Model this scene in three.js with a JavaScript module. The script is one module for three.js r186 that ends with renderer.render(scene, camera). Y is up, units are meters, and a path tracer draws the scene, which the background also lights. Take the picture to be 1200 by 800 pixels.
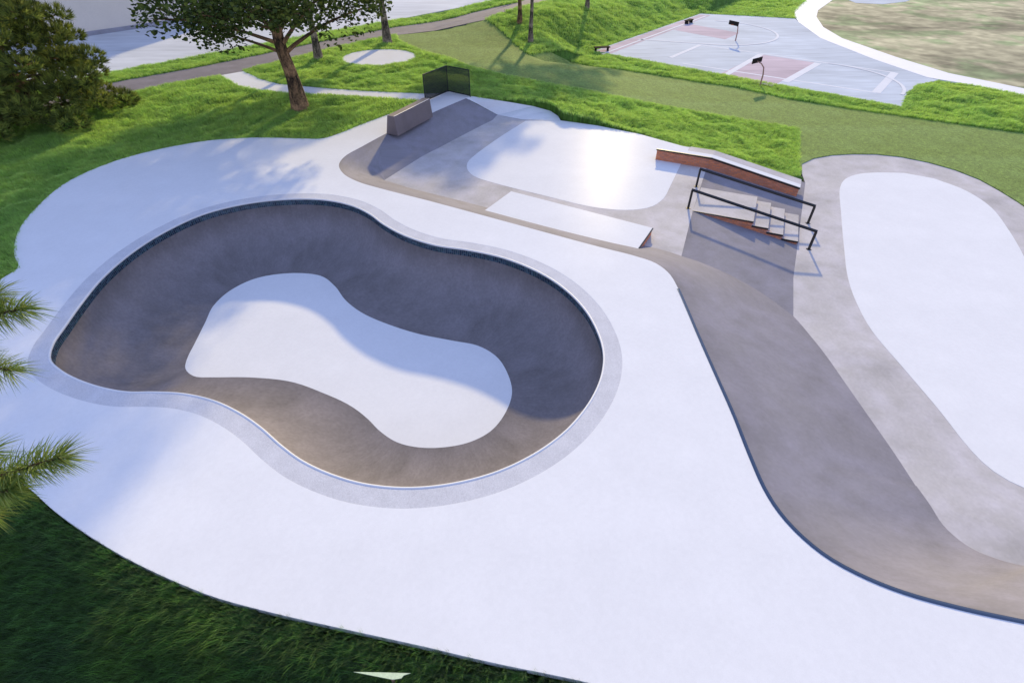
import * as THREE from 'three';
import { mergeGeometries } from 'three/addons/utils/BufferGeometryUtils.js';

// ------------------------------------------------------------------ camera, sky, sun, exposure
const scene = new THREE.Scene();
const FOV = 66.64, PITCH = 41 * Math.PI / 180, CAMH = 10;
const camera = new THREE.PerspectiveCamera(FOV, 1024 / 682, 0.1, 2500);
camera.position.set(0, CAMH, 0);
camera.rotation.set(-PITCH, 0, 0);

const EL = 23 * Math.PI / 180, AZ = 10.5 * Math.PI / 180;
const SUN = new THREE.Vector3(Math.sin(AZ) * Math.cos(EL), Math.sin(EL), -Math.cos(AZ) * Math.cos(EL));
{ // clear evening sky: deep blue overhead, paler towards the horizon, a wide warm glow round the sun
  const W = 256, H = 128, d = new Float32Array(W * H * 4), v = new THREE.Vector3();
  for (let j = 0; j < H; j++) for (let i = 0; i < W; i++) {
    const th = (j + 0.5) / H * Math.PI - Math.PI / 2, ph = ((i + 0.5) / W - 0.5) * 2 * Math.PI;
    v.set(Math.cos(th) * Math.cos(ph), Math.sin(th), Math.cos(th) * Math.sin(ph));
    const e = Math.max(0, v.y), t = Math.pow(1 - e, 2.6), s = Math.max(0, v.dot(SUN));
    const g = Math.pow(s, 6) * 0.35;
    const c = [0.41 + 0.56 * t + g * 1.2, 0.56 + 0.46 * t + g * 1.0, 1.05 + 0.28 * t + g * 0.6];
    for (let k = 0; k < 3; k++) d[(j * W + i) * 4 + k] = c[k];
    d[(j * W + i) * 4 + 3] = 1;
  }
  const sky = new THREE.DataTexture(d, W, H, THREE.RGBAFormat, THREE.FloatType);
  sky.mapping = THREE.EquirectangularReflectionMapping;
  sky.magFilter = sky.minFilter = THREE.LinearFilter; sky.needsUpdate = true;
  scene.background = sky; scene.environment = sky;
}
const sun = new THREE.DirectionalLight(new THREE.Color().setRGB(1, 0.80, 0.40), 4.5);
sun.position.copy(SUN).multiplyScalar(120).add(new THREE.Vector3(0, 0, -35));
sun.target.position.set(0, 0, -35);
sun.castShadow = true; sun.shadow.radius = 3; sun.shadow.mapSize.set(4096, 4096);
Object.assign(sun.shadow.camera, { left: -90, right: 90, top: 70, bottom: -70, near: 1, far: 320 });
scene.add(sun, sun.target);

const renderer = new THREE.WebGLRenderer({ antialias: true });
renderer.setSize(1024, 682);
renderer.toneMapping = THREE.LinearToneMapping;
renderer.toneMappingExposure = 1.0;
renderer.shadowMap.enabled = true;

// ------------------------------------------------------------------ small helpers
let seed = 12345;
const rnd = () => { seed |= 0; seed = seed + 0x6D2B79F5 | 0; let t = Math.imul(seed ^ seed >>> 15, 1 | seed); t = t + Math.imul(t ^ t >>> 7, 61 | t) ^ t; return ((t ^ t >>> 14) >>> 0) / 4294967296; };
const rr = (a, b) => a + (b - a) * rnd();
const lerp = (a, b, t) => a + (b - a) * t;
const clamp = (x, a, b) => Math.min(b, Math.max(a, x));
const sstep = (a, b, x) => { const t = clamp((x - a) / (b - a), 0, 1); return t * t * (3 - 2 * t); };
const V3 = (x, y, z) => new THREE.Vector3(x, y, z);
const hash = (x, y) => { let h = Math.imul(x, 374761393) + Math.imul(y, 668265263) | 0; h = Math.imul(h ^ h >>> 13, 1274126177); return ((h ^ h >>> 16) >>> 0) / 4294967296; };
function vnoise(x, y, per = 0) {
  let xi = Math.floor(x), yi = Math.floor(y); const fx = x - xi, fy = y - yi;
  const m = k => per ? ((k % per) + per) % per : k;
  const u = fx * fx * (3 - 2 * fx), v = fy * fy * (3 - 2 * fy);
  return lerp(lerp(hash(m(xi), m(yi)), hash(m(xi + 1), m(yi)), u), lerp(hash(m(xi), m(yi + 1)), hash(m(xi + 1), m(yi + 1)), u), v);
}
const fbm = (x, y, o = 4, per = 0) => { let s = 0, a = 0.5, n = 0; for (let i = 0; i < o; i++) { s += a * vnoise(x, y, per); n += a; a *= 0.5; x *= 2; y *= 2; per *= 2; x += per ? 0 : 17.3; } return s / n; };

// pixel of the photograph (1200 x 800) at a given level -> point on that level
const F = 400 / Math.tan(FOV * Math.PI / 360), CP = Math.cos(PITCH), SP = Math.sin(PITCH);
function ray(px, py) { const x = px - 600, y = 400 - py; return V3(x, y * CP - F * SP, -y * SP - F * CP).normalize(); }
function at(px, py, y = 0) { const d = ray(px, py), t = (y - CAMH) / d.y; return V3(d.x * t, y, d.z * t); }
const pl = (list, y = 0) => list.map(([a, b]) => at(a, b, y));
function pix(p) { const x = p.x, y = p.y - CAMH, z = p.z, w = -y * SP - z * CP; return w <= 0.05 ? null : [600 + F * x / w, 400 - F * (y * CP - z * SP) / w, w]; }
function smooth(pts, n, closed = true) { return new THREE.CatmullRomCurve3(pts, closed, 'centripetal').getSpacedPoints(n).slice(0, closed ? n : n + 1); }
function inside(p, poly) { let c = false; for (let i = 0, j = poly.length - 1; i < poly.length; j = i++) { const a = poly[i], b = poly[j]; if ((a.z > p.z) !== (b.z > p.z) && p.x < (b.x - a.x) * (p.z - a.z) / (b.z - a.z) + a.x) c = !c; } return c; }
function segDist(p, line, closed = false) {
  let best = 1e9; const n = line.length;
  for (let i = 0; i < n - (closed ? 0 : 1); i++) {
    const a = line[i], b = line[(i + 1) % n], dx = b.x - a.x, dz = b.z - a.z, t = clamp(((p.x - a.x) * dx + (p.z - a.z) * dz) / (dx * dx + dz * dz || 1), 0, 1);
    best = Math.min(best, Math.hypot(p.x - a.x - dx * t, p.z - a.z - dz * t));
  } return best;
}
function area(poly) { let s = 0; for (let i = 0; i < poly.length; i++) { const a = poly[i], b = poly[(i + 1) % poly.length]; s += a.x * b.z - b.x * a.z; } return s / 2; }
function offset(poly, d) { // closed outline, d > 0 grows
  const s = Math.sign(area(poly)), n = poly.length;
  return poly.map((p, i) => { const a = poly[(i + n - 1) % n], b = poly[(i + 1) % n]; const t = V3(b.x - a.x, 0, b.z - a.z).normalize(); return V3(p.x + t.z * d * s, p.y, p.z - t.x * d * s); });
}
const counts = {};
const numbered = n => { counts[n] = (counts[n] ?? -1) + 1; return counts[n] ? `${n}_${String(counts[n]).padStart(3, '0')}` : n; };
function tag(o, label, category, group, kind) { o.userData.label = label; o.userData.category = category; if (group) o.userData.group = group; if (kind) o.userData.kind = kind; return o; }
function mesh(name, geo, mat, parent = scene) {
  const g = Array.isArray(geo) ? mergeGeometries(geo.map(x => { const y = x.index ? x.toNonIndexed() : x.clone(); for (const k of Object.keys(y.attributes)) if (!['position', 'normal', 'uv'].includes(k)) y.deleteAttribute(k); return y; })) : geo;
  const m = new THREE.Mesh(g, mat); m.name = parent === scene ? numbered(name) : name; m.castShadow = m.receiveShadow = true; parent.add(m); return m;
}
function group(name, x = 0, y = 0, z = 0, turn = 0) { const g = new THREE.Group(); g.name = numbered(name); g.position.set(x, y, z); g.rotation.y = turn; scene.add(g); return g; }
// flat slab from an outline on the ground, its top at y
function slab(pts, y, thick = 0.1, holes = []) {
  const s = new THREE.Shape(pts.map(p => new THREE.Vector2(p.x, -p.z)));
  for (const h of holes) s.holes.push(new THREE.Path(h.map(p => new THREE.Vector2(p.x, -p.z))));
  const g = new THREE.ExtrudeGeometry(s, { depth: thick, bevelEnabled: false, steps: 1 });
  g.rotateX(-Math.PI / 2); g.translate(0, y - thick, 0); return g;
}
// surface between several lines of the same point count
function loft(lines, closed = false, uvS = 1) {
  const n = lines[0].length, m = lines.length, pos = [], uv = [], idx = []; const cols = closed ? n + 1 : n;
  const len = [0]; for (let i = 1; i < cols; i++) len.push(len[i - 1] + lines[0][i % n].distanceTo(lines[0][(i - 1) % n]));
  const dep = [0]; for (let j = 1; j < m; j++) dep.push(dep[j - 1] + lines[j][0].distanceTo(lines[j - 1][0]));
  for (let j = 0; j < m; j++) for (let i = 0; i < cols; i++) { const p = lines[j][i % n]; pos.push(p.x, p.y, p.z); uv.push(len[i] * uvS, dep[j] * uvS); }
  for (let j = 0; j < m - 1; j++) for (let i = 0; i < cols - 1; i++) { const a = j * cols + i, b = a + 1, c = a + cols, d = c + 1; idx.push(a, c, b, b, c, d); }
  const g = new THREE.BufferGeometry(); g.setAttribute('position', new THREE.Float32BufferAttribute(pos, 3)); g.setAttribute('uv', new THREE.Float32BufferAttribute(uv, 2)); g.setIndex(idx); g.computeVertexNormals(); return g;
}
// tapered tube through points
function limb(pts, radii, sides = 8) {
  const pos = [], nor = [], uv = [], idx = []; let len = 0; const u = V3(), v = V3(), t = V3(); let ref = V3(1, 0, 0);
  for (let i = 0; i < pts.length; i++) {
    t.subVectors(pts[Math.min(i + 1, pts.length - 1)], pts[Math.max(i - 1, 0)]).normalize();
    if (Math.abs(t.dot(ref)) > 0.9) ref = V3(0, 0, 1);
    u.crossVectors(t, ref).normalize(); v.crossVectors(t, u).normalize();
    if (i) len += pts[i].distanceTo(pts[i - 1]);
    for (let k = 0; k <= sides; k++) { const a = k / sides * 2 * Math.PI, c = Math.cos(a), s = Math.sin(a), n = V3().addScaledVector(u, c).addScaledVector(v, s); pos.push(pts[i].x + n.x * radii[i], pts[i].y + n.y * radii[i], pts[i].z + n.z * radii[i]); nor.push(n.x, n.y, n.z); uv.push(k / sides * 2, len); }
  }
  const w = sides + 1;
  for (let i = 0; i < pts.length - 1; i++) for (let k = 0; k < sides; k++) { const a = i * w + k; idx.push(a, a + 1, a + w, a + 1, a + w + 1, a + w); }
  const g = new THREE.BufferGeometry(); g.setAttribute('position', new THREE.Float32BufferAttribute(pos, 3)); g.setAttribute('normal', new THREE.Float32BufferAttribute(nor, 3)); g.setAttribute('uv', new THREE.Float32BufferAttribute(uv, 2)); g.setIndex(idx); return g;
}
function box(w, h, d, x = 0, y = 0, z = 0, ry = 0) { const g = new THREE.BoxGeometry(w, h, d); if (ry) g.rotateY(ry); g.translate(x, y, z); return g; }
function bar(a, b, w) { const d = V3().subVectors(b, a), g = new THREE.BoxGeometry(w, d.length(), w); g.applyQuaternion(new THREE.Quaternion().setFromUnitVectors(V3(0, 1, 0), d.normalize())); g.translate((a.x + b.x) / 2, (a.y + b.y) / 2, (a.z + b.z) / 2); return g; }

// ------------------------------------------------------------------ materials
function tex(fn, metres, size = 512, srgb = true) {
  const d = new Uint8Array(size * size * 4);
  for (let j = 0; j < size; j++) for (let i = 0; i < size; i++) { const c = fn(i / size, j / size); for (let k = 0; k < 3; k++) d[(j * size + i) * 4 + k] = clamp((Array.isArray(c) ? c[k] : c) * 255, 0, 255); d[(j * size + i) * 4 + 3] = 255; }
  const t = new THREE.DataTexture(d, size, size); t.wrapS = t.wrapT = THREE.RepeatWrapping; t.magFilter = THREE.LinearFilter; t.minFilter = THREE.LinearMipmapLinearFilter; t.generateMipmaps = true;
  t.repeat.set(1 / metres, 1 / metres); if (srgb) t.colorSpace = THREE.SRGBColorSpace; t.needsUpdate = true; return t;
}
const rgb = (r, g, b) => new THREE.Color().setRGB(r, g, b);
function mat(color, rough, o = {}) { return new THREE.MeshPhysicalMaterial({ color, roughness: rough, side: THREE.DoubleSide, ...o }); }
const N = (u, v, f, o) => fbm(u * f, v * f, o, f);
const tPale = tex((u, v) => { const a = N(u, v, 6, 4), b = N(u, v, 64, 2), s = hash(Math.floor(u * 512), Math.floor(v * 512)); const k = 0.955 + 0.028 * (a - 0.5) + 0.02 * (b - 0.5) + 0.02 * (s - 0.5); return [k, k, k + 0.003]; }, 5);
const tGrey = tex((u, v) => { const w = 0.12 * N(u, v, 3, 3); const a = N(u + w, v, 4, 5), b = N(u + 0.4, v + w, 12, 4), c = N(u, v, 90, 2); const k = 0.88 + 0.15 * (a - 0.5) + 0.09 * (b - 0.5) + 0.05 * (c - 0.5); return [k, k * 0.985, k * (0.97 + 0.04 * b)]; }, 6);
const tWall = tex((u, v) => { const a = N(u, v, 5, 5), st = fbm(u * 40, v * 5, 3, 5), c = N(u, v, 80, 2); const k = 0.84 + 0.2 * (a - 0.5) + 0.06 * (st - 0.5) + 0.08 * (c - 0.5); return [k * 1.0, k * 0.98, k * (0.96 + 0.03 * a)]; }, 5);
const tSpeck = tex((u, v) => { const a = N(u, v, 8, 4), s = hash(Math.floor(u * 512) + 7, Math.floor(v * 512)), q = N(u, v, 120, 2); const k = 0.9 + 0.06 * (a - 0.5) + 0.09 * (s - 0.5) + 0.09 * (q - 0.5); return k; }, 2.5);
const tAsph = tex((u, v) => { const a = N(u, v, 6, 4), s = hash(Math.floor(u * 512) + 3, Math.floor(v * 512)); return 0.82 + 0.16 * (a - 0.5) + 0.2 * (s - 0.5); }, 4);
const tTurf = tex((u, v) => { const a = N(u, v, 5, 5), s = N(u, v, 128, 2), q = N(u, v, 40, 2); const k = 0.8 + 0.1 * (a - 0.5) + 0.4 * (s - 0.5) + 0.2 * (q - 0.5); return [k * 1.0, k, k * (0.9 + 0.2 * (a - 0.5))]; }, 5);
const tField = tex((u, v) => { const a = N(u, v, 4, 5), b = N(u + 0.3, v, 9, 4), s = N(u, v, 26, 3); const g = sstep(0.45, 0.7, b); const k = 0.78 + 0.6 * (a - 0.5) + 0.35 * (s - 0.5); return [k * lerp(1, 0.8, g), k * lerp(0.98, 0.9, g), k * lerp(0.86, 0.7, g)]; }, 22);
const tCourt = tex((u, v) => { const a = N(u, v, 4, 5), s = fbm(u * 8, v * 40, 3, 8); const k = 0.9 + 0.12 * (a - 0.5) + 0.1 * (s - 0.5); return [k * 0.98, k, k]; }, 16);
const tBark = tex((u, v) => { const a = fbm(u * 18, v * 5, 4, 5), b = N(u, v, 30, 3); const k = 0.5 + 0.95 * (a - 0.4) + 0.4 * (b - 0.5); return [k, k * 0.92, k * 0.85]; }, 2);
const tBarkB = tex((u, v) => fbm(u * 18, v * 5, 4, 5) * 0.8 + 0.2 * N(u, v, 30, 3), 2, 256, false);
const tGrain = tex((u, v) => 0.5 + 0.5 * (N(u, v, 100, 2) - 0.5) + 0.4 * (hash(Math.floor(u * 256), Math.floor(v * 256)) - 0.5), 1.2, 256, false);
const M = {
  pale: mat(rgb(0.82, 0.82, 0.82), 0.28, { map: tPale, ior: 1.023, bumpMap: tGrain, bumpScale: 0.00015 }),
  band: mat(rgb(0.73, 0.73, 0.765), 0.75, { ior: 1.08, map: tSpeck, bumpMap: tGrain, bumpScale: 0.003 }),
  lightGrey: mat(rgb(0.68, 0.665, 0.65), 0.65, { ior: 1.08, map: tGrey, bumpMap: tGrain, bumpScale: 0.0005 }),
  grey: mat(rgb(0.33, 0.325, 0.355), 0.65, { ior: 1.12, map: tGrey, bumpMap: tGrain, bumpScale: 0.0005 }),
  wall: mat(rgb(0.305, 0.29, 0.30), 0.75, { ior: 1.12, map: tWall, bumpMap: tGrain, bumpScale: 0.0015 }),
  coping: mat(rgb(0.78, 0.775, 0.77), 0.5, { map: tPale }),
  grout: mat(rgb(0.16, 0.18, 0.2), 0.8),
  tile: mat(rgb(1, 1, 1), 0.16, { vertexColors: true }),
  brick: mat(rgb(1, 1, 1), 0.85, { vertexColors: true, bumpMap: tGrain, bumpScale: 0.004 }),
  mortar: mat(rgb(0.30, 0.25, 0.23), 0.95),
  steel: mat(rgb(0.012, 0.012, 0.013), 0.38, { metalness: 0.2 }),
  edge: mat(rgb(0.05, 0.08, 0.14), 0.25, { metalness: 0.7 }),
  meshBlack: mat(rgb(0.012, 0.013, 0.015), 0.5),
  asphalt: mat(rgb(0.27, 0.24, 0.275), 0.85, { map: tAsph }),
  turf: mat(rgb(0.25, 0.385, 0.095), 0.95, { map: tTurf, bumpMap: tGrain, bumpScale: 0.01 }),
  soil: mat(rgb(0.12, 0.26, 0.035), 1, { map: tTurf }),
  field: mat(rgb(0.60, 0.585, 0.50), 0.95, { map: tField }),
  court: mat(rgb(0.65, 0.685, 0.77), 0.85, { specularIntensity: 0.15, map: tCourt }),
  pink: mat(rgb(0.73, 0.58, 0.63), 0.9, { ior: 1.1, map: tCourt }),
  paint: mat(rgb(0.84, 0.84, 0.86), 0.7, { map: tPale }),
  courtLine: mat(rgb(0.76, 0.77, 0.80), 0.9, { specularIntensity: 0.15, map: tPale }),
  road: mat(rgb(0.72, 0.71, 0.74), 0.85, { specularIntensity: 0.2, map: tCourt }),
  stucco: mat(rgb(0.93, 0.82, 0.68), 0.9, { map: tPale }),
  plinth: mat(rgb(0.5, 0.5, 0.55), 0.8, { map: tGrey }),
  glass: mat(rgb(0.05, 0.06, 0.07), 0.08),
  barrier: mat(rgb(0.22, 0.18, 0.175), 0.6, { map: tGrey }),
  bark: mat(rgb(0.62, 0.42, 0.25), 0.95, { map: tBark, bumpMap: tBarkB, bumpScale: 0.06 }),
  greyBark: mat(rgb(0.62, 0.56, 0.50), 0.95, { map: tBark, bumpMap: tBarkB, bumpScale: 0.03 }),
  leaf: mat(rgb(1, 1, 1), 0.9, { specularIntensity: 0.35, vertexColors: true, transmission: 0.15, thickness: 0 }),
  needle: mat(rgb(1, 1, 1), 0.9, { specularIntensity: 0.3, vertexColors: true, transmission: 0.25, thickness: 0 }),
  blade: mat(rgb(1, 1, 1), 0.95, { specularIntensity: 0.4, transmission: 0.55, thickness: 0 }),
  darkBlade: mat(rgb(1, 1, 1), 0.8, { transmission: 0.2, thickness: 0 }),
  sheet: mat(rgb(0.72, 0.85, 0.55), 0.8, { map: tSpeck }),
  rust: mat(rgb(0.42, 0.22, 0.17), 0.7),
  black: mat(rgb(0.03, 0.024, 0.022), 0.9, { ior: 1.1 }),
  orange: mat(rgb(0.6, 0.16, 0.04), 0.5),
};

// ------------------------------------------------------------------ outlines read from the photograph
const P = -0.9, R = -1.6, COURT = -1.5, BOWL = 2.0;
const rimPx = [[58, 420], [62, 402], [75, 383], [95, 355], [120, 325], [155, 295], [195, 270], [240, 250], [290, 238], [340, 233], [380, 234], [410, 240], [432, 250], [450, 263], [475, 276], [510, 287], [550, 293], [590, 302], [630, 318], [660, 337], [685, 362], [700, 388], [707, 412], [706, 435], [698, 458], [683, 482], [660, 507], [625, 532], [580, 553], [530, 566], [480, 571], [430, 567], [390, 556], [355, 540], [330, 522], [305, 500], [280, 483], [250, 469], [215, 461], [180, 459], [150, 459], [120, 454], [90, 444], [70, 433]];
const floorPx = [[217, 432], [219, 420], [228, 402], [240, 378], [250, 358], [270, 340], [300, 326], [340, 320], [375, 323], [392, 335], [405, 352], [425, 367], [455, 380], [490, 391], [530, 399], [560, 405], [582, 418], [595, 438], [600, 460], [592, 484], [575, 505], [550, 518], [520, 524], [490, 524], [465, 518], [445, 505], [430, 490], [410, 475], [380, 461], [340, 447], [290, 442], [250, 442], [228, 441]];
const RIMN = 360;
const rim = smooth(pl(rimPx), RIMN), floorLine = smooth(pl(floorPx, -BOWL), 240);
// lawn side of the deck, from the frame's left edge to the fence
const deckBack = smooth(pl([[0, 327], [12, 320], [21, 313], [17, 302], [16, 290], [22, 268], [45, 240], [80, 212], [130, 190], [180, 176], [240, 165], [300, 161], [350, 162], [378, 162], [400, 155], [425, 145], [452, 135], [475, 126], [497, 118]]), 90, false).concat(pl([[525, 106.5], [551, 112.5]]));
const edgePx = [[546, 115], [520, 126], [480, 144], [455, 155], [425, 171], [404, 183], [397, 193], [403, 204], [420, 213], [447, 221], [500, 234.5], [600, 261.5], [700, 288.5], [745, 300], [768, 308], [784, 320], [795, 338], [805, 360], [820, 395], [840, 440], [860, 485], [880, 535], [897, 573], [915, 601], [940, 628], [970, 652], [1010, 674], [1060, 694], [1130, 713], [1200, 728]];
const deckEdge = smooth(pl(edgePx).concat([V3(11.2, 0, -3.35), V3(14, 0, -2.9), V3(20, 0, -2.6)]), 260, false);
const frontEdge = smooth([V3(20, 0, 0.2), V3(12, 0, -0.6), V3(6, 0, -1.65)].concat(pl([[695, 801], [650, 791], [600, 781], [550, 770], [500, 758], [450, 747], [400, 736], [350, 725], [300, 713], [250, 699], [200, 679], [150, 655], [100, 625], [60, 596], [35, 573]]), [V3(-12.8, 0, -7.7), V3(-15.4, 0, -9.6), V3(-17.3, 0, -12)]), 120, false);
const deckOutline = [...frontEdge, ...deckBack, ...deckEdge];
// lower floors
const lawnEdgeP = [[657, 141], [700, 147], [750, 157], [800, 171], [838, 176]];
const rampWhite = [at(551, 112.5, 0), at(580, 117, -0.12), at(602, 120.5, -0.35), at(625, 124.5, -0.6), at(645, 130, -0.8), at(654, 136, P), at(657, 141, P), at(612, 140, P), at(583, 134.5, P), at(546, 115, 0)];
const bankTop = [at(783, 372, P), at(798, 303, P), at(812, 247, P), at(835, 176, P)];
const bankLow = [at(930, 392, R), at(930, 325, R), at(935, 287, R), at(944, 214, R)];
const plazaOutline = [...pl([[583, 134.5], [612, 139], [640, 134], [657, 141], [700, 147], [750, 157], [800, 171]], P), bankTop[3], bankTop[2], bankTop[1], bankTop[0], ...deckEdge.filter((p, i) => i % 4 === 0 && i < 118).reverse().map(p => V3(p.x, P, p.z))];
const lowerBack = smooth(pl([[940, 203], [941, 191], [960, 184.5], [990, 181], [1040, 182], [1090, 191], [1140, 207], [1190, 235], [1215, 252]], R).concat([V3(24.5, R, -18), V3(26, R, -12)]), 60, false);
const lowerOutline = [bankLow[0], bankLow[1], bankLow[2], bankLow[3], ...lowerBack, V3(27, R, -2.6), ...deckEdge.filter((p, i) => i % 3 === 0 && i >= 126).reverse().map(p => V3(p.x, R, p.z))];

const pathTopPx = [[0, 122], [80, 106], [150, 92], [230, 78], [300, 64], [375, 48], [462, 31], [550, 15], [608, 2], [680, -13]];
const pathLowPx = [[0, 143], [100, 121], [192, 99], [257, 88], [285, 82], [375, 59.5], [425, 48], [465, 40], [550, 26], [570, 22], [632, 4], [690, -9]];
const roadLowPx = [[0, 111], [80, 95], [150, 81], [230, 66], [291, 55], [375, 38.5], [450, 26], [550, 7], [600, -4], [660, -18]];
const connUp = [[285, 83], [305, 92], [325, 97.5], [360, 101], [425, 106], [495, 109], [520, 108.5]];
const connLow = [[257, 88], [272, 96], [280, 101], [300, 105], [340, 109], [400, 111.5], [450, 114.5], [498, 118]];
const oliveLow = [[465, 40], [467, 47], [482, 54], [500, 61], [525, 67], [550, 77], [592, 88], [640, 97], [680, 104], [735, 115], [810, 129], [860, 137], [937, 150], [937, 205]];
const oliveUp = [[570, 22], [595, 42], [619, 63], [668, 71], [723, 80], [800, 92], [860, 101], [930, 116], [1000, 127], [1100, 141], [1200, 155], [1320, 172]];
const courtNear = [[695, 60], [1057, 125]], courtPx = [[695, 60], [821, 16], [880, 19], [932, 22]];
const walkOut = [[990, -24], [962, -10], [946, 0], [932, 10], [931, 18], [936, 26], [962, 45], [1025, 70], [1087, 91], [1140, 100], [1200, 112], [1340, 142]];
const walkIn = [[1020, -24], [993, -10], [976, 0], [959, 12], [957, 20], [965, 32], [987, 45], [1050, 67], [1112, 86], [1200, 104], [1340, 132]];

// ------------------------------------------------------------------ terrain height
const courtPoly = [...pl(courtPx, COURT), ...pl(walkOut.slice(5, 9), COURT), ...pl([[1100, 94], [1075, 100], [1063, 110], [1057, 125]], COURT)];
const courtLeft = pl([[695, 60], [821, 16]], COURT), courtDir = V3().subVectors(courtLeft[1], courtLeft[0]).normalize();
const parkPolys = [deckOutline, plazaOutline, [...rampWhite], lowerOutline, [bankTop[0], bankTop[1], bankTop[2], bankTop[3], bankLow[3], bankLow[2], bankLow[1], bankLow[0]]];
const boxes = parkPolys.map(p => [Math.min(...p.map(q => q.x)), Math.max(...p.map(q => q.x)), Math.min(...p.map(q => q.z)), Math.max(...p.map(q => q.z))]);
const inPark = p => parkPolys.some((q, i) => p.x > boxes[i][0] && p.x < boxes[i][1] && p.z > boxes[i][2] && p.z < boxes[i][3] && inside(p, q));
function base(x, z) {
  let h = -1.5 * sstep(-3, 16, x);
  if (z < -46 && x > -8 && x < 60) { // grassy mound that falls to the court
    const p = { x, z }, dx = x - courtLeft[0].x, dz = z - courtLeft[0].z, side = dx * courtDir.z - dz * courtDir.x; // > 0 left of the court's left line
    const along = dx * courtDir.x + dz * courtDir.z;
    const lift = 1.5 * sstep(-8, 4, x) * sstep(-49, -60, z);
    const hm = h + lift;
    const d = side < 0 ? 0 : (inside(p, courtPoly) ? 0 : segDist(p, courtLeft));
    const far = sstep(30, 45, along);
    h = lerp(COURT, lerp(hm, COURT, far), sstep(0.15, 6.5, d));
    if (side < 0) h = COURT;
    h = lerp(-1.5 * sstep(-3, 16, x), h, sstep(-46, -50, z));
  }
  const w = sstep(-14, -9.5, z);
  if (w > 0 && x < 30) h = lerp(h, Math.max(-6.5, 0.005 - 0.72 * segDist({ x, z }, frontEdge)), w * sstep(28, 22, x));
  return h;
}
const lump = (x, z) => (fbm(x * 0.8 + 40, z * 0.8 + 90, 3) - 0.5) * 0.5;
const flatPolys = [];   // paths and other sheets: no lumps there
function lumpAt(x, z) { let k = 1; for (const f of flatPolys) { if (x < f.b[0] - 1 || x > f.b[1] + 1 || z < f.b[2] - 1 || z > f.b[3] + 1) continue; if (inside({ x, z }, f.p)) return 0; k = Math.min(k, segDist({ x, z }, f.p, true) / 0.9); } for (let i = 0; i < parkPolys.length; i++) { const b = boxes[i]; if (x < b[0] - 1 || x > b[1] + 1 || z < b[2] - 1 || z > b[3] + 1) continue; k = Math.min(k, segDist({ x, z }, parkPolys[i], true) / 0.9); } return lump(x, z) * sstep(0, 1, k) + 0.0; }
// pixel to the terrain
function onGround(px, py) { const d = ray(px, py); let t = 2; for (let i = 0; i < 4000; i++) { const y = CAMH + d.y * t, g = base(d.x * t, d.z * t); if (y <= g) break; t += Math.max(0.01, (y - g) * 0.6); if (t > 400) break; } return V3(d.x * t, base(d.x * t, d.z * t), d.z * t); }
const og = list => list.map(([a, b]) => onGround(a, b));

// sheet that follows the terrain, a little above it
function sheet(name, pts, up, m, cell, thick, label, category) {
  const shape = new THREE.Shape(pts.map(p => new THREE.Vector2(p.x, -p.z)));
  let g = new THREE.ShapeGeometry(shape).toNonIndexed();
  let tris = []; const a = g.attributes.position; for (let i = 0; i < a.count; i += 3) tris.push([0, 1, 2].map(k => [a.getX(i + k), -a.getY(i + k)]));
  const out = []; const stack = tris;
  while (stack.length) { const t = stack.pop(); let best = 0, bi = -1; for (let k = 0; k < 3; k++) { const p = t[k], q = t[(k + 1) % 3], l = Math.hypot(p[0] - q[0], p[1] - q[1]); if (l > best) { best = l; bi = k; } } if (best > cell) { const p = t[bi], q = t[(bi + 1) % 3], r = t[(bi + 2) % 3], mid = [(p[0] + q[0]) / 2, (p[1] + q[1]) / 2]; stack.push([p, mid, r], [mid, q, r]); } else out.push(t); }
  const pos = [], uv = []; for (const t of out) for (const [x, z] of t) { pos.push(x, base(x, z) + up, z); uv.push(x, z); }
  const sides = pts.length; for (let i = 0; i < sides; i++) { const p = pts[i], q = pts[(i + 1) % sides], n = Math.max(1, Math.ceil(p.distanceTo(q) / cell)); for (let k = 0; k < n; k++) { const x0 = lerp(p.x, q.x, k / n), z0 = lerp(p.z, q.z, k / n), x1 = lerp(p.x, q.x, (k + 1) / n), z1 = lerp(p.z, q.z, (k + 1) / n), y0 = base(x0, z0) + up, y1 = base(x1, z1) + up; for (const v of [[x0, y0, z0], [x1, y1, z1], [x1, y1 - thick, z1], [x0, y0, z0], [x1, y1 - thick, z1], [x0, y0 - thick, z0]]) { pos.push(...v); uv.push(v[0], v[2]); } } }
  g = new THREE.BufferGeometry(); g.setAttribute('position', new THREE.Float32BufferAttribute(pos, 3)); g.setAttribute('uv', new THREE.Float32BufferAttribute(uv, 2)); g.computeVertexNormals();
  const b = [Math.min(...pts.map(q => q.x)), Math.max(...pts.map(q => q.x)), Math.min(...pts.map(q => q.z)), Math.max(...pts.map(q => q.z))]; flatPolys.push({ p: pts, b });
  return tag(mesh(name, g, m), label, category, null, 'structure');
}

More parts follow.
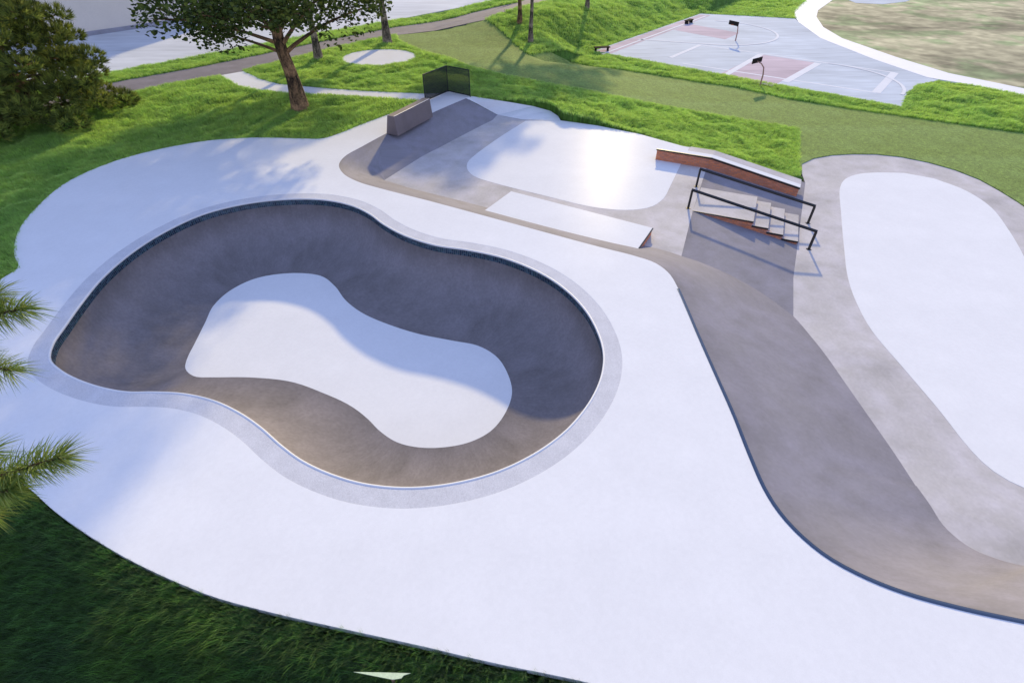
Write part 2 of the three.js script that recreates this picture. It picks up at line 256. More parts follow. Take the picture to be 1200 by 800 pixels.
// ------------------------------------------------------------------ paths, road, court, field
const pathTop = og(pathTopPx), pathLow = og(pathLowPx), roadLow = og(roadLowPx);
sheet('road', [...roadLow, V3(40, 0, -140), V3(-170, 0, -140), V3(-170, 0, -20), V3(roadLow[0].x - 45, 0, roadLow[0].z + 24)], 0.02, M.road, 14, 0.1, 'wide pale concrete road in front of the plain building', 'road');
sheet('asphalt_path', [...pathTop, ...[...pathLow].reverse()], -0.055, M.asphalt, 4, 0.1, 'grey asphalt footpath running past the lawns', 'path');
sheet('connecting_path', [...og(connUp), ...og(connLow).reverse()], -0.02, M.pale, 2, 0.1, 'narrow white concrete path joining the deck to the footpath', 'path');
const ringC = onGround(444, 67), ringR = og([[402, 67], [487, 67], [444, 57.5], [444, 76.5]]);
const circlePad = []; { const a = ringR[0].distanceTo(ringR[1]) / 2, b = Math.abs(ringR[2].z - ringR[3].z) / 2, cz = (ringR[2].z + ringR[3].z) / 2; for (let i = 0; i < 48; i++) { const t = i / 48 * 2 * Math.PI; circlePad.push(V3(ringC.x + a * Math.cos(t), 0, cz + b * Math.sin(t))); } }
sheet('round_pavement', circlePad, 0.0, M.pale, 2, 0.12, 'round white concrete pad set in the lawn', 'pavement');
sheet('turf_track', [...og(oliveUp), V3(60, 0, -16), V3(30, 0, -8), ...[...lowerBack].reverse().filter((p, i) => i % 3 === 0), ...og(oliveLow).reverse()], -0.06, M.turf, 3, 0.1, 'wide flat olive green turf track between the lawns', 'track');
const courtSheet = sheet('court_pavement', courtPoly, 0.02, M.court, 8, 0.1, 'pale blue paved ball court with pink keys and white lines', 'court');
sheet('curved_footpath', [...pl(walkOut, COURT), ...pl(walkIn, COURT).reverse()], 0.035, M.paint, 6, 0.1, 'curved white footpath between the court and the dry field', 'path');
sheet('dry_field', [...pl(walkIn, COURT), V3(150, 0, -30), V3(260, 0, -160), V3(60, 0, -190)], 0.01, M.field, 14, 0.1, 'dry beige field with faded grass patches beyond the curved footpath', 'field');
sheet('far_pavement', pl([[1003, 3.5], [1035, 5], [1062, 2], [1085, -8], [1000, -10], [985, -4]], COURT), 0.03, M.court, 8, 0.1, 'pale blue paved patch at the far edge of the dry field', 'pavement');
{ // court markings: thin paint sheets on the court
  const y = COURT + 0.026, ln = (a, b, w) => { const p = at(...a, y), q = at(...b, y), d = V3().subVectors(q, p).normalize().multiplyScalar(w / 2), n = V3(-d.z, 0, d.x); return slab([p.clone().add(n), q.clone().add(n), q.clone().sub(n), p.clone().sub(n)], y, 0.004); };
  const key = (a, b, c, d) => slab(pl([a, b, c, d], y - 0.003), y - 0.003, 0.003);
  mesh('key_paint', [key([845, 86], [892, 63.6], [957, 73.5], [905, 101]), key([790, 35], [808, 28], [867, 38.5], [850, 46])], M.pink, courtSheet);
  mesh('baseline_paint', [key([697, 60], [821, 17], [833, 18], [715, 63])], M.pink, courtSheet);
  const W = 0.24, arc = (c, r, a0, a1) => { const o = []; for (let i = 0; i <= 24; i++) { const t = lerp(a0, a1, i / 24); o.push(V3(c.x + r * Math.cos(t), y, c.z + r * Math.sin(t))); } return slab([...o, ...[...o].reverse().map(p => V3(c.x + (p.x - c.x) * (1 - W / r), y, c.z + (p.z - c.z) * (1 - W / r)))], y, 0.004); };
  const k1 = at(940, 84, y), k2 = at(862, 42, y);
  mesh('line_paint', [ln([800, 74], [1027, 108.6], W), ln([821, 52.5], [1049, 85], W)], M.courtLine, courtSheet);
  mesh('line_paint', [ln([1027, 108.6], [1049, 85], 0.6), ln([920, 96], [959, 74], 0.6), ln([850, 88], [892, 63.6], 0.5), ln([786, 67.5], [821, 52.5], 0.4)].map((g, i) => g.translate(0, 0.005, 0)), M.courtLine, courtSheet);
  mesh('line_paint', [ln([706, 63.5], [828, 18.5], W), ln([748, 46], [852, 53], W * 1.2)].map(g => g.translate(0, 0.01, 0)), M.courtLine, courtSheet);
  const big = arc(at(958, 93, y), 6.2, -1.0, 0.75); big.translate(0, 0.015, 0);
  const big2 = arc(at(836, 37, y), 6.6, -1.25, 1.9); big2.translate(0, 0.015, 0);
  mesh('line_paint', [big, big2], M.courtLine, courtSheet);
}

// ------------------------------------------------------------------ terrain sheet
{
  const steps = (a, b, s) => { const o = []; for (let x = a; x < b - 1e-6; x += s) o.push(x); return o; };
  const xs = [-900, -500, -300, -180, -120, -90, ...steps(-70, -21, 0.7), ...steps(-21, 17, 0.25), ...steps(17, 60, 0.7), 60, 70, 90, 130, 200, 320, 500, 900];
  const zs = [-1200, -700, -400, -260, -180, -140, -115, ...steps(-100, -37, 0.6), ...steps(-37, -1, 0.25), ...steps(-1, 14, 0.6), 14, 24, 40, 80, 160, 400];
  const pos = [], uv = [], idx = [], nx = xs.length;
  for (const z of zs) for (const x of xs) {
    const p = { x, z }; let y;
    if (inPark(p)) y = -4.2;
    else { y = base(x, z) - 0.05; if (Math.abs(x) < 65 && z < 10 && z > -90) { y += lumpAt(x, z); } for (const f of flatPolys) if (x > f.b[0] && x < f.b[1] && z > f.b[2] && z < f.b[3] && inside(p, f.p)) { y = base(x, z) - 0.14; break; } }
    pos.push(x, y, z); uv.push(x, z);
  }
  for (let j = 0; j < zs.length - 1; j++) for (let i = 0; i < nx - 1; i++) { const a = j * nx + i; idx.push(a, a + nx, a + 1, a + 1, a + nx, a + nx + 1); }
  const g = new THREE.BufferGeometry(); g.setAttribute('position', new THREE.Float32BufferAttribute(pos, 3)); g.setAttribute('uv', new THREE.Float32BufferAttribute(uv, 2)); g.setIndex(idx); g.computeVertexNormals();
  tag(mesh('ground', g, M.soil), 'green lawn ground that carries the grass around the skatepark', 'ground', null, 'structure');
}
console.log('terrain done');

// ------------------------------------------------------------------ skatepark concrete
const bandOut = offset(rim, 0.52), lipOut = offset(rim, 0.04);
tag(mesh('skate_deck', slab(deckOutline, 0, 0.16, [bandOut]), M.pale), 'smooth white concrete deck around the bowl', 'pavement', null, 'structure');
tag(mesh('plaza_floor', slab(plazaOutline, P, 0.2), M.lightGrey), 'light grey concrete floor of the sunken street plaza', 'pavement', null, 'structure');
const plazaWhite = [...smooth(pl([[616, 141.5], [585, 161], [556, 182], [548, 190], [548, 199], [557, 207], [580, 214.5], [640, 229.5], [695, 242.5], [735, 246], [762, 242.5], [777, 233], [787, 215], [800, 188]], P + 0.004), 70, false), ...pl([[808, 173], [800, 171], [750, 157], [700, 147], [657, 141]], P + 0.004)];
tag(mesh('plaza_inlay', slab(plazaWhite, P + 0.005, 0.005), M.pale), 'white polished concrete panel in the sunken street plaza', 'pavement', null, 'structure');
{ const n = rampWhite.length, pos = [], uv = []; const tri = (a, b, c) => { for (const q of [a, b, c]) { pos.push(q.x, q.y, q.z); uv.push(q.x, q.z); } };
  const L = rampWhite.slice(0, 7), l2 = [at(546, 115, 0), at(558, 121, -0.29), at(570, 127.5, -0.58), at(583, 134.5, P), at(598, 137.5, P), at(612, 140, P), at(640, 141, P)];
  for (let i = 0; i < 6; i++) { tri(L[i], l2[i], l2[i + 1]); tri(L[i], l2[i + 1], L[i + 1]); }
  const g = new THREE.BufferGeometry(); g.setAttribute('position', new THREE.Float32BufferAttribute(pos, 3)); g.setAttribute('uv', new THREE.Float32BufferAttribute(uv, 2)); g.computeVertexNormals(); g.translate(0, 0.008, 0);
  tag(mesh('entry_ramp', g, M.pale), 'white concrete entry ramp sloping from the mesh fence into the plaza', 'ramp', null, 'structure'); }
tag(mesh('lower_floor', slab(lowerOutline, R, 0.2), M.lightGrey), 'light grey concrete floor below the steps', 'pavement', null, 'structure');
const lowWhite = [...smooth(pl([[1060, 202.5], [1030, 202], [1008, 203.5], [992, 209], [985, 219], [986, 250], [989.5, 290], [994, 325], [1003, 352], [1022, 387], [1060, 432], [1100, 479], [1140, 529], [1165, 552], [1205, 573]], R + 0.004).concat([V3(15, R, -7.2), V3(20, R, -6.8)]), 90, false), ...smooth([V3(23, R, -10)].concat(pl([[1215, 330], [1200, 299], [1183, 270], [1160, 241], [1130, 222], [1095, 209]], R + 0.004)), 40, false)];
tag(mesh('lower_inlay', slab(lowWhite, R + 0.005, 0.005), M.pale), 'large white concrete panel with rounded ends in the lower floor', 'pavement', null, 'structure');
tag(mesh('step_bank', loft([bankTop, bankTop.map((p, i) => p.clone().lerp(bankLow[i], 0.5)), bankLow].map(l => l.map(p => p.clone().add(V3(0, 0.004, 0))))), M.grey), 'dark grey concrete slope on both sides of the steps', 'bank', null, 'structure');
{ // bank that falls from the deck edge to the two floors
  const n = deckEdge.length, top = deckEdge, iC = top.reduce((b, p, i) => p.distanceTo(at(872, 515, 0)) < top[b].distanceTo(at(872, 515, 0)) ? i : b, 0);
  const c0 = top[iC], lowR = smooth([V3(c0.x + 4.86, R, c0.z)].concat(pl([[1090, 590], [1108, 617], [1136, 640], [1168, 654], [1205, 663]], R), [V3(12.2, R, -5.6), V3(15, R, -5.2), V3(20, R, -4.9)]), 200, false), lowCurve = q => { const f = q * 200, a = Math.min(199, Math.floor(f)); return lowR[a].clone().lerp(lowR[a + 1], f - a); };
  const nearest = (px, py) => top.reduce((b, p, i) => p.distanceTo(at(px, py, 0)) < top[b].distanceTo(at(px, py, 0)) ? i : b, 0), iA = nearest(446, 160), iB = nearest(440, 219), tip = at(451, 211, P);
  const lines = [[], [], [], [], []], edgeA = [], edgeB = [], edgeC = [], edgeD = [];
  for (let i = 0; i < n; i++) {
    const a = top[Math.max(0, i - 1)], b = top[Math.min(n - 1, i + 1)], t = V3().subVectors(b, a).normalize(), out = V3(-t.z, 0, t.x).multiplyScalar(-1);
    let e0 = null; if (i > iC) { const q = (i - iC) / (n - 1 - iC); e0 = V3().subVectors(lowCurve(q), top[i]).multiplyScalar(1.75 / 1.6); }
    const u = i / n, slope = lerp(0.41, 0.33, sstep(0.42, 0.6, u)); let wd = 1.75 / slope; if (i === 0) wd = 2.3;
    [0, 0.06, 0.3, 0.65, 1].forEach((k, j) => lines[j].push(top[i].clone().addScaledVector(out, wd * k).add(V3(0, -1.75 * (k < 0.06 ? k : k) - 0.004, 0))));
    if (e0) [0, 0.06, 0.3, 0.65, 1].forEach((k, j) => lines[j][i].copy(top[i]).addScaledVector(e0, k).add(V3(0, -0.004, 0)));
    if (i >= iA && i <= iB) { const e = V3().subVectors(tip, top[i]); [0, 0.06, 0.3, 0.65, 1].forEach((k, j) => lines[j][i].copy(top[i]).addScaledVector(e, k).add(V3(0, -0.004 * (1 - k) - 0.01 * k, 0))); }
    if (i === 0) { const e = V3().subVectors(at(583, 134.5, P), top[0]).multiplyScalar(1.75 / 0.9 * 0.999); [0, 0.06, 0.3, 0.65, 1].forEach((k, j) => lines[j][0].copy(top[0]).addScaledVector(e, k).add(V3(0, -0.004, 0))); }
    const x = px => top[i].clone().addScaledVector(out, px);
    edgeA.push(x(-0.05).setY(0.004)); edgeB.push(x(-0.05).setY(0.012)); edgeC.push(x(0.035).setY(0.012)); edgeD.push(x(0.035).setY(-0.04));
  }
  const t = group('skate_bank'); tag(t, 'grey concrete bank dropping from the white deck edge to the lower floors', 'ramp');
  mesh('slope', loft(lines), M.grey, t);
  const k = Math.round(n * 0.56); mesh('steel_edge', loft([edgeA.slice(k), edgeB.slice(k), edgeC.slice(k), edgeD.slice(k)]), M.edge, t);
}
{ // the bowl
  const t = group('skate_bowl', 0, 0, 0); tag(t, 'kidney shaped concrete bowl with a tiled rim and white bottom', 'skate bowl');
  mesh('rim_band', slab(bandOut, -0.003, 0.16, [lipOut]), M.band, t);
  const lip = [[0.04, -0.003], [0.036, 0.008], [0.02, 0.014], [0, 0.015], [-0.014, 0.006], [-0.018, -0.012], [-0.014, -0.04], [0, -0.05]];
  mesh('coping', loft(lip.map(([o, y]) => offset(rim, o).map(p => p.setY(y))), true), M.coping, t);
  // correspondence rim -> floor: nearest in a monotone walk
  const nf = floorLine.length, start = floorLine.reduce((b, p, i) => p.distanceTo(V3(rim[0].x, p.y, rim[0].z)) < floorLine[b].distanceTo(V3(rim[0].x, p.y, rim[0].z)) ? i : b, 0);
  const map = []; let cur = start; for (let i = 0; i < RIMN; i++) { let best = 1e9, bk = cur; for (let k = 0; k < 26; k++) { const q = floorLine[(cur + k) % nf], d = Math.hypot(q.x - rim[i].x, q.z - rim[i].z) + k * 0.012; if (d < best) { best = d; bk = cur + k; } } cur = bk; map.push(cur); }
  const total = start + nf; let last = map[RIMN - 1]; for (let i = 0; i < RIMN; i++) map[i] = start + (map[i] - start) * (nf / Math.max(1, (last - start) * (RIMN / (RIMN - 1))));
  for (let pass = 0; pass < 14; pass++) { const c = map.slice(); for (let i = 0; i < RIMN; i++) { const a = i ? c[i - 1] : c[RIMN - 1] - nf, b = i < RIMN - 1 ? c[i + 1] : c[0] + nf; map[i] = (a + c[i] * 2 + b) / 4; } }
  const fp = k => { const i = Math.floor(k), f = k - i; return floorLine[((i % nf) + nf) % nf].clone().lerp(floorLine[(((i + 1) % nf) + nf) % nf], f); };
  const foot = map.map(fp);
  const V = 0.27, lines = [];
  for (let j = 0; j <= 18; j++) { const ph = j / 18 * Math.PI / 2, k = 1 - Math.cos(ph), y = -V - (BOWL - V) * Math.sin(ph); lines.push(rim.map((p, i) => V3(lerp(p.x, foot[i].x, k), y, lerp(p.z, foot[i].z, k)))); }
  mesh('transition_wall', loft(lines, true), M.wall, t);
  mesh('bottom', slab(foot, -BOWL + 0.002, 0.1), M.pale, t);
  mesh('tile_backing', loft([offset(rim, 0.004).map(p => p.setY(-0.04)), offset(rim, 0.004).map(p => p.setY(-0.285))], true), M.grout, t);
  const g = [], col = [], pos = [], nor = [], cl = [[0.03, 0.055, 0.085], [0.045, 0.08, 0.12], [0.03, 0.07, 0.09], [0.06, 0.11, 0.15], [0.02, 0.035, 0.06]];
  const fine = smooth(rim, 620); const nfi = fine.length;
  for (let i = 0; i < nfi; i++) { const a = fine[i], b = fine[(i + 1) % nfi], d = V3().subVectors(b, a), n = V3(d.z, 0, -d.x).normalize().multiplyScalar(area(rim) > 0 ? -1 : 1); for (let k = 0; k < 3; k++) { const y0 = -0.055 - k * 0.076, y1 = y0 - 0.068, c = cl[Math.floor(hash(i, k) * 5)], e = 0.006; const p = [a.clone().addScaledVector(d, 0.07), b.clone().addScaledVector(d, -0.07)]; const v = [[p[0], y0], [p[1], y0], [p[1], y1], [p[0], y1]].map(([q, y]) => V3(q.x, y, q.z)), w = v.map(q => q.clone().addScaledVector(n, e)); const quad = (a1, b1, c1, d1) => { for (const q of [a1, b1, c1, a1, c1, d1]) { pos.push(q.x, q.y, q.z); col.push(...c); } }; quad(...w); quad(v[0], v[1], w[1], w[0]); quad(w[3], w[2], v[2], v[3]); } }
  const tg = new THREE.BufferGeometry(); tg.setAttribute('position', new THREE.Float32BufferAttribute(pos, 3)); tg.setAttribute('color', new THREE.Float32BufferAttribute(col, 3)); tg.computeVertexNormals();
  const tb = mesh('mosaic_tiles', tg, M.tile, t); tb.userData.kind = 'stuff'; tb.userData.label = 'small dark blue mosaic tiles under the coping';
}

// ------------------------------------------------------------------ brick helper: a wall face from A, along u, in the vertical plane, between yLow(s) and yTop(s)
function bricks(A, u, n, len, yLow, yTop, L = 0.215, H = 0.068) {
  const pos = [], col = [], e = 0.012; let lo = 1e9, hi = -1e9; for (let s = 0; s <= len + 1e-6; s += len / 30) { lo = Math.min(lo, yLow(s)); hi = Math.max(hi, yTop(s)); }
  let row = 0; for (let y = lo; y < hi; y += H, row++) for (let s = (row % 2 ? -L / 2 : 0); s < len; s += L) {
    const s0 = Math.max(0.004, s + 0.006), s1 = Math.min(len - 0.004, s + L - 0.006); if (s1 - s0 < 0.02) continue;
    const a0 = Math.max(y + 0.005, yLow(s0)), a1 = Math.max(y + 0.005, yLow(s1)), b0 = Math.min(y + H - 0.005, yTop(s0)), b1 = Math.min(y + H - 0.005, yTop(s1)); if (b0 - a0 < 0.004 && b1 - a1 < 0.004) continue;
    const k = hash(row * 31 + 5, Math.round(s * 97)), q = hash(row * 17, Math.round(s * 53) + 9), c = [lerp(0.5, 0.72, k), lerp(0.18, 0.27, k * 0.6 + q * 0.4), lerp(0.09, 0.14, q)];
    const f = [[s0, a0], [s1, a1], [s1, Math.max(b1, a1)], [s0, Math.max(b0, a0)]].map(([ss, yy]) => A.clone().addScaledVector(u, ss).setY(yy)), w = f.map(p => p.clone().addScaledVector(n, e));
    const quad = (...r) => { for (const p of [r[0], r[1], r[2], r[0], r[2], r[3]]) { pos.push(p.x, p.y, p.z); col.push(...c); } };
    quad(...w); quad(w[3], w[2], f[2], f[3]); quad(f[0], f[1], w[1], w[0]); quad(f[0], w[0], w[3], f[3]); quad(w[1], f[1], f[2], w[2]);
  }
  const g = new THREE.BufferGeometry(); g.setAttribute('position', new THREE.Float32BufferAttribute(pos, 3)); g.setAttribute('color', new THREE.Float32BufferAttribute(col, 3)); g.setAttribute('uv', new THREE.Float32BufferAttribute(pos.filter((_, i) => i % 3 !== 2), 2)); g.computeVertexNormals(); return g;
}
function bricky(g, parent) { const b = mesh('bricks', g, M.brick, parent); b.userData.kind = 'stuff'; b.userData.label = 'courses of red brick'; return b; }
// a vertical-sided solid: profile in (s, y) along u from A, pushed back along v by depth
function prism(A, u, v, prof, d0, d1) {
  const s = new THREE.Shape(prof.map(([a, b]) => new THREE.Vector2(a, b))); const g = new THREE.ExtrudeGeometry(s, { depth: d1 - d0, bevelEnabled: false });
  const m = new THREE.Matrix4().makeBasis(u, V3(0, 1, 0), v).setPosition(A.x + v.x * d0, 0, A.z + v.z * d0); g.applyMatrix4(m); if (m.determinant() < 0) { const p = g.index ? g.toNonIndexed() : g, a = p.attributes; for (const k in a) { const n = a[k].itemSize, r = a[k].array; for (let i = 0; i < a[k].count; i += 3) for (let c = 0; c < n; c++) { const q = r[(i + 1) * n + c]; r[(i + 1) * n + c] = r[(i + 2) * n + c]; r[(i + 2) * n + c] = q; } } return p; } return g;
}
const flatDir = (a, b) => V3(b.x - a.x, 0, b.z - a.z).normalize();

{ // manual pad
  const y = P + 0.34, c = pl([[570, 245], [599, 224], [765, 267], [747, 293]], y), t = group('manual_pad'); tag(t, 'low white topped platform with brick end beside the bank', 'skate platform');
  const nearV = flatDir(c[1], c[0]); const body = [c[0].clone().addScaledVector(nearV, 0.45), c[1], c[2], c[3].clone().addScaledVector(nearV, 0.45)];
  const ctr = body.reduce((s, p) => s.add(p), V3()).multiplyScalar(0.25);
  mesh('core', slab(body.map(p => p.clone().lerp(ctr, 0.004)), y - 0.05, 0.29), M.mortar, t);
  mesh('top_slab', slab(body, y, 0.045), M.pale, t);
  const u = flatDir(c[3], c[2]), A = c[3].clone(), n = flatDir(c[0], c[3]); const L = c[3].distanceTo(c[2]);
  bricky(bricks(A.clone().addScaledVector(n, -0.02), u, n, L, () => P, () => y - 0.065), t);
  mesh('steel_edge', [bar(c[3].clone().setY(y - 0.028).addScaledVector(n, 0.008), c[2].clone().setY(y - 0.028).addScaledVector(n, 0.008), 0.052)], M.steel, t);
}
{ // ledge
  const A = at(768, 187, P), B = at(933, 231.5, R), u = flatDir(A, B), len = Math.hypot(B.x - A.x, B.z - A.z), v = V3(u.z, 0, -u.x); // v: away from the camera
  const bend = V3().subVectors(at(835, 182.5, P + 0.56), A).dot(u), yT = s => s < bend ? P + 0.58 : lerp(P + 0.58, R + 0.52, (s - bend) / (len - bend)), yL = s => lerp(P, R, sstep(bend * 0.6, len, s)) - 0.0;
  const gl = s => { const p = A.clone().addScaledVector(u, s); const tl = bankTop[2], tu = bankTop[3], bl = bankLow[2], bu = bankLow[3]; const d0 = (p.x - tl.x) * (tu.z - tl.z) - (p.z - tl.z) * (tu.x - tl.x), d1 = (p.x - bl.x) * (bu.z - bl.z) - (p.z - bl.z) * (bu.x - bl.x); const k = clamp(d0 / (d0 - d1), 0, 1); return lerp(P, R, k); };
  const t = group('brick_ledge'); tag(t, 'long red brick ledge with white cap stepping down between the lawn and the railings', 'ledge');
  mesh('core', prism(A, u, v, [[0.02, P - 0.02], [len - 0.02, R - 0.3], [len - 0.02, yT(len) - 0.06], [bend, yT(bend) - 0.06], [0.02, yT(0) - 0.06]], 0.016, 0.4), M.mortar, t);
  mesh('cap', prism(A, u, v, [[-0.03, yT(0) - 0.058], [bend, yT(bend) - 0.058], [len + 0.03, yT(len) - 0.058], [len + 0.03, yT(len)], [bend, yT(bend)], [-0.03, yT(0)]], 0.035, 0.44), M.pale, t);
  mesh('steel_edge', prism(A, u, v, [[-0.03, yT(0) - 0.075], [bend, yT(bend) - 0.075], [len + 0.03, yT(len) - 0.075], [len + 0.03, yT(len) + 0.003], [bend, yT(bend) + 0.003], [-0.03, yT(0) + 0.003]], -0.03, 0.035), M.steel, t);
  bricky(bricks(A.clone().addScaledVector(v, 0.014), u, v.clone().negate(), len, s => gl(s), s => yT(s) - 0.075), t);
  bricky(bricks(A.clone().addScaledVector(u, len - 0.02).addScaledVector(v, 0.016), v, u, 0.38, () => R, () => yT(len) - 0.06), t);
  mesh('back_apron', prism(A, u, v, [[bend * 0.55, yT(0) - 0.14], [bend, yT(bend) - 0.14], [len + 0.05, yT(len) - 0.14], [len + 0.05, yT(len) - 0.04], [bend, yT(bend) - 0.04], [bend * 0.55, yT(0) - 0.04]], 0.442, 1.2), M.lightGrey, t);
}
{ // steps
  const A = at(812, 247, P), B = at(933.5, 287, R), u = flatDir(A, B), len = Math.hypot(B.x - A.x, B.z - A.z), v = V3(u.z, 0, -u.x), wid = A.distanceTo(at(819.5, 219.5, P));
  const s1 = V3().subVectors(at(883, 259, P), A).dot(u), run = (len - s1) / 3, rise = (P - R) / 4, gy = s => lerp(P, R, clamp(s / len, 0, 1));
  const t = group('concrete_steps'); tag(t, 'short flight of concrete steps with brick sides and black edged treads', 'steps');
  const levels = [[0.0, s1, P + 0.012], [s1, s1 + run, P - rise], [s1 + run, s1 + 2 * run, P - 2 * rise], [s1 + 2 * run, len, P - 3 * rise]];
  const core = [[0.3, gy(0.3) - 0.06]]; core.push([len - 0.02, R - 0.25]); for (let i = 3; i >= 0; i--) { core.push([levels[i][1] - 0.02, levels[i][2] - 0.05]); core.push([Math.max(0.3, levels[i][0] - 0.02), levels[i][2] - 0.05]); }
  mesh('core', prism(A, u, v, core, 0.02, wid - 0.02), M.mortar, t);
  levels.forEach(([a, b, y], i) => {
    const st = mesh(i ? 'step' : 'landing', prism(A, u, v, i ? [[a - 0.02, y - 0.05], [b + 0.015, y - 0.05], [b + 0.015, y], [a - 0.02, y]] : [[a, y - 0.02], [b + 0.015, y - 0.05], [b + 0.015, y], [a, y]], 0.012, wid), M.lightGrey, t);
    mesh('steel_nosing', [prism(A, u, v, i ? [[a, y - 0.072], [b + 0.015, y - 0.072], [b + 0.015, y + 0.002], [a, y + 0.002]] : [[a, y - 0.015], [b + 0.015, y - 0.072], [b + 0.015, y + 0.002], [a, y + 0.002]], -0.02, 0.012), prism(A, u, v, [[b + 0.015, y - 0.05], [b + 0.024, y - 0.05], [b + 0.024, y + 0.002], [b + 0.015, y + 0.002]], -0.02, wid)], M.steel, st);
  });
  const top = s => { for (const [a, b, y] of levels) if (s <= b) return y - 0.075; return R; };
  bricky(bricks(A.clone().addScaledVector(v, 0.012), u, v.clone().negate(), len - 0.01, s => gy(s) - 0.02, top), t);
  for (let i = 0; i < 4; i++) { const y = levels[i][2]; bricky(bricks(A.clone().addScaledVector(u, levels[i][1] - 0.02), v, u, wid, () => (i < 3 ? levels[i + 1][2] : R), () => y - 0.052), t); }
}
function handrail(f0, y0, f1, y1, label) {
  const a = at(f0[0], f0[1], y0), b = at(f1[0], f1[1], y1), A = a.clone().setY(y0 + 0.88), B = b.clone().setY(y1 + 0.86), d = V3().subVectors(B, A).normalize();
  const t = group('handrail'); tag(t, label, 'handrail');
  mesh('top_rail', bar(A.clone().addScaledVector(d, -0.035), B.clone().addScaledVector(d, 0.035), 0.085), M.steel, t);
  mesh('post', [bar(a.clone().setY(y0 - 0.02), A.clone().add(V3(0, -0.03, 0)), 0.08), box(0.18, 0.012, 0.16, a.x, y0 + 0.008, a.z)], M.steel, t);
  mesh('post', [bar(b.clone().setY(y1 - 0.02), B.clone().add(V3(0, -0.03, 0)), 0.08), box(0.18, 0.012, 0.16, b.x, y1 + 0.008, b.z)], M.steel, t);
}
handrail([806.5, 244], P, [948, 292], R, 'black steel handrail on the open bank side of the steps');
handrail([816, 218.5], P, [947, 261.5], R, 'black steel handrail between the steps and the brick ledge');
{ // slanted concrete barrier on top of the bank
  const a = at(466, 159, 0), b = at(507, 136.5, 0), u = flatDir(a, b), len = a.distanceTo(b), v = V3(u.z, 0, -u.x); const back = at(456, 154, 0); const vv = V3().subVectors(back, a).dot(v) > 0 ? v : v.clone().negate();
  const s = new THREE.Shape([[0, 0.002], [0.72, 0.002], [0.5, 0.95], [0.1, 0.95]].map(p => new THREE.Vector2(...p))); const g = new THREE.ExtrudeGeometry(s, { depth: len - 0.04, bevelEnabled: true, bevelSize: 0.02, bevelThickness: 0.02, bevelSegments: 2 });
  g.applyMatrix4(new THREE.Matrix4().makeBasis(vv, V3(0, 1, 0), u).setPosition(a.x + u.x * 0.02, 0.012, a.z + u.z * 0.02));
  const t = group('concrete_barrier'); tag(t, 'brown grey tapered concrete barrier block standing on the bank top', 'barrier');
  mesh('body', g, M.barrier, t);
  mesh('top_edge', bar(a.clone().addScaledVector(vv, 0.1).addScaledVector(u, 0.03).setY(0.972), b.clone().addScaledVector(vv, 0.1).addScaledVector(u, -0.03).setY(0.972), 0.03), M.coping, t);
}
{ // black mesh fence with two panels
  const c = [at(498.5, 119, 0), at(525, 107.5, 0), at(551, 113, 0)], H = 1.55, t = group('mesh_fence'); tag(t, 'black wire mesh fence with two angled panels on the deck corner', 'fence');
  for (const p of c) mesh('post', bar(p.clone().setY(-0.1), p.clone().setY(H + 0.02), 0.05), M.meshBlack, t);
  for (let k = 0; k < 2; k++) {
    const a = c[k], b = c[k + 1], d = flatDir(a, b), L = a.distanceTo(b), e = (s, y) => a.clone().addScaledVector(d, s).setY(y);
    mesh('frame_rail', bar(e(0.027, H), e(L - 0.027, H), 0.04), M.meshBlack, t); mesh('frame_rail', bar(e(0.027, 0.06), e(L - 0.027, 0.06), 0.04), M.meshBlack, t);
    const w = []; for (let s = 0.05; s < L - 0.03; s += 0.05) w.push(bar(e(s, 0.08), e(s, H - 0.02), 0.021)); for (let y = 0.1; y < H - 0.03; y += 0.05) w.push(bar(e(0.03, y), e(L - 0.03, y), 0.015));
    const m = mesh('wire_mesh', w, M.meshBlack, t); m.userData.kind = 'stuff';
  }
}
{ // pale green plate pegged into the front slope
  const y = -0.06, tri = pl([[414, 787], [447, 787.6], [481, 788.5], [473, 791], [470, 794.5], [460, 796]], y), c = at(458, 790, y), t = group('marker_plate'); tag(t, 'small pale green triangular plate pegged into the dark grass', 'plate');
  mesh('plate', slab(tri, y, 0.02), M.sheet, t); mesh('peg', bar(V3(c.x, base(c.x, c.z) - 0.3, c.z), V3(c.x, y - 0.021, c.z), 0.05), M.rust, t);
}
console.log('park done');

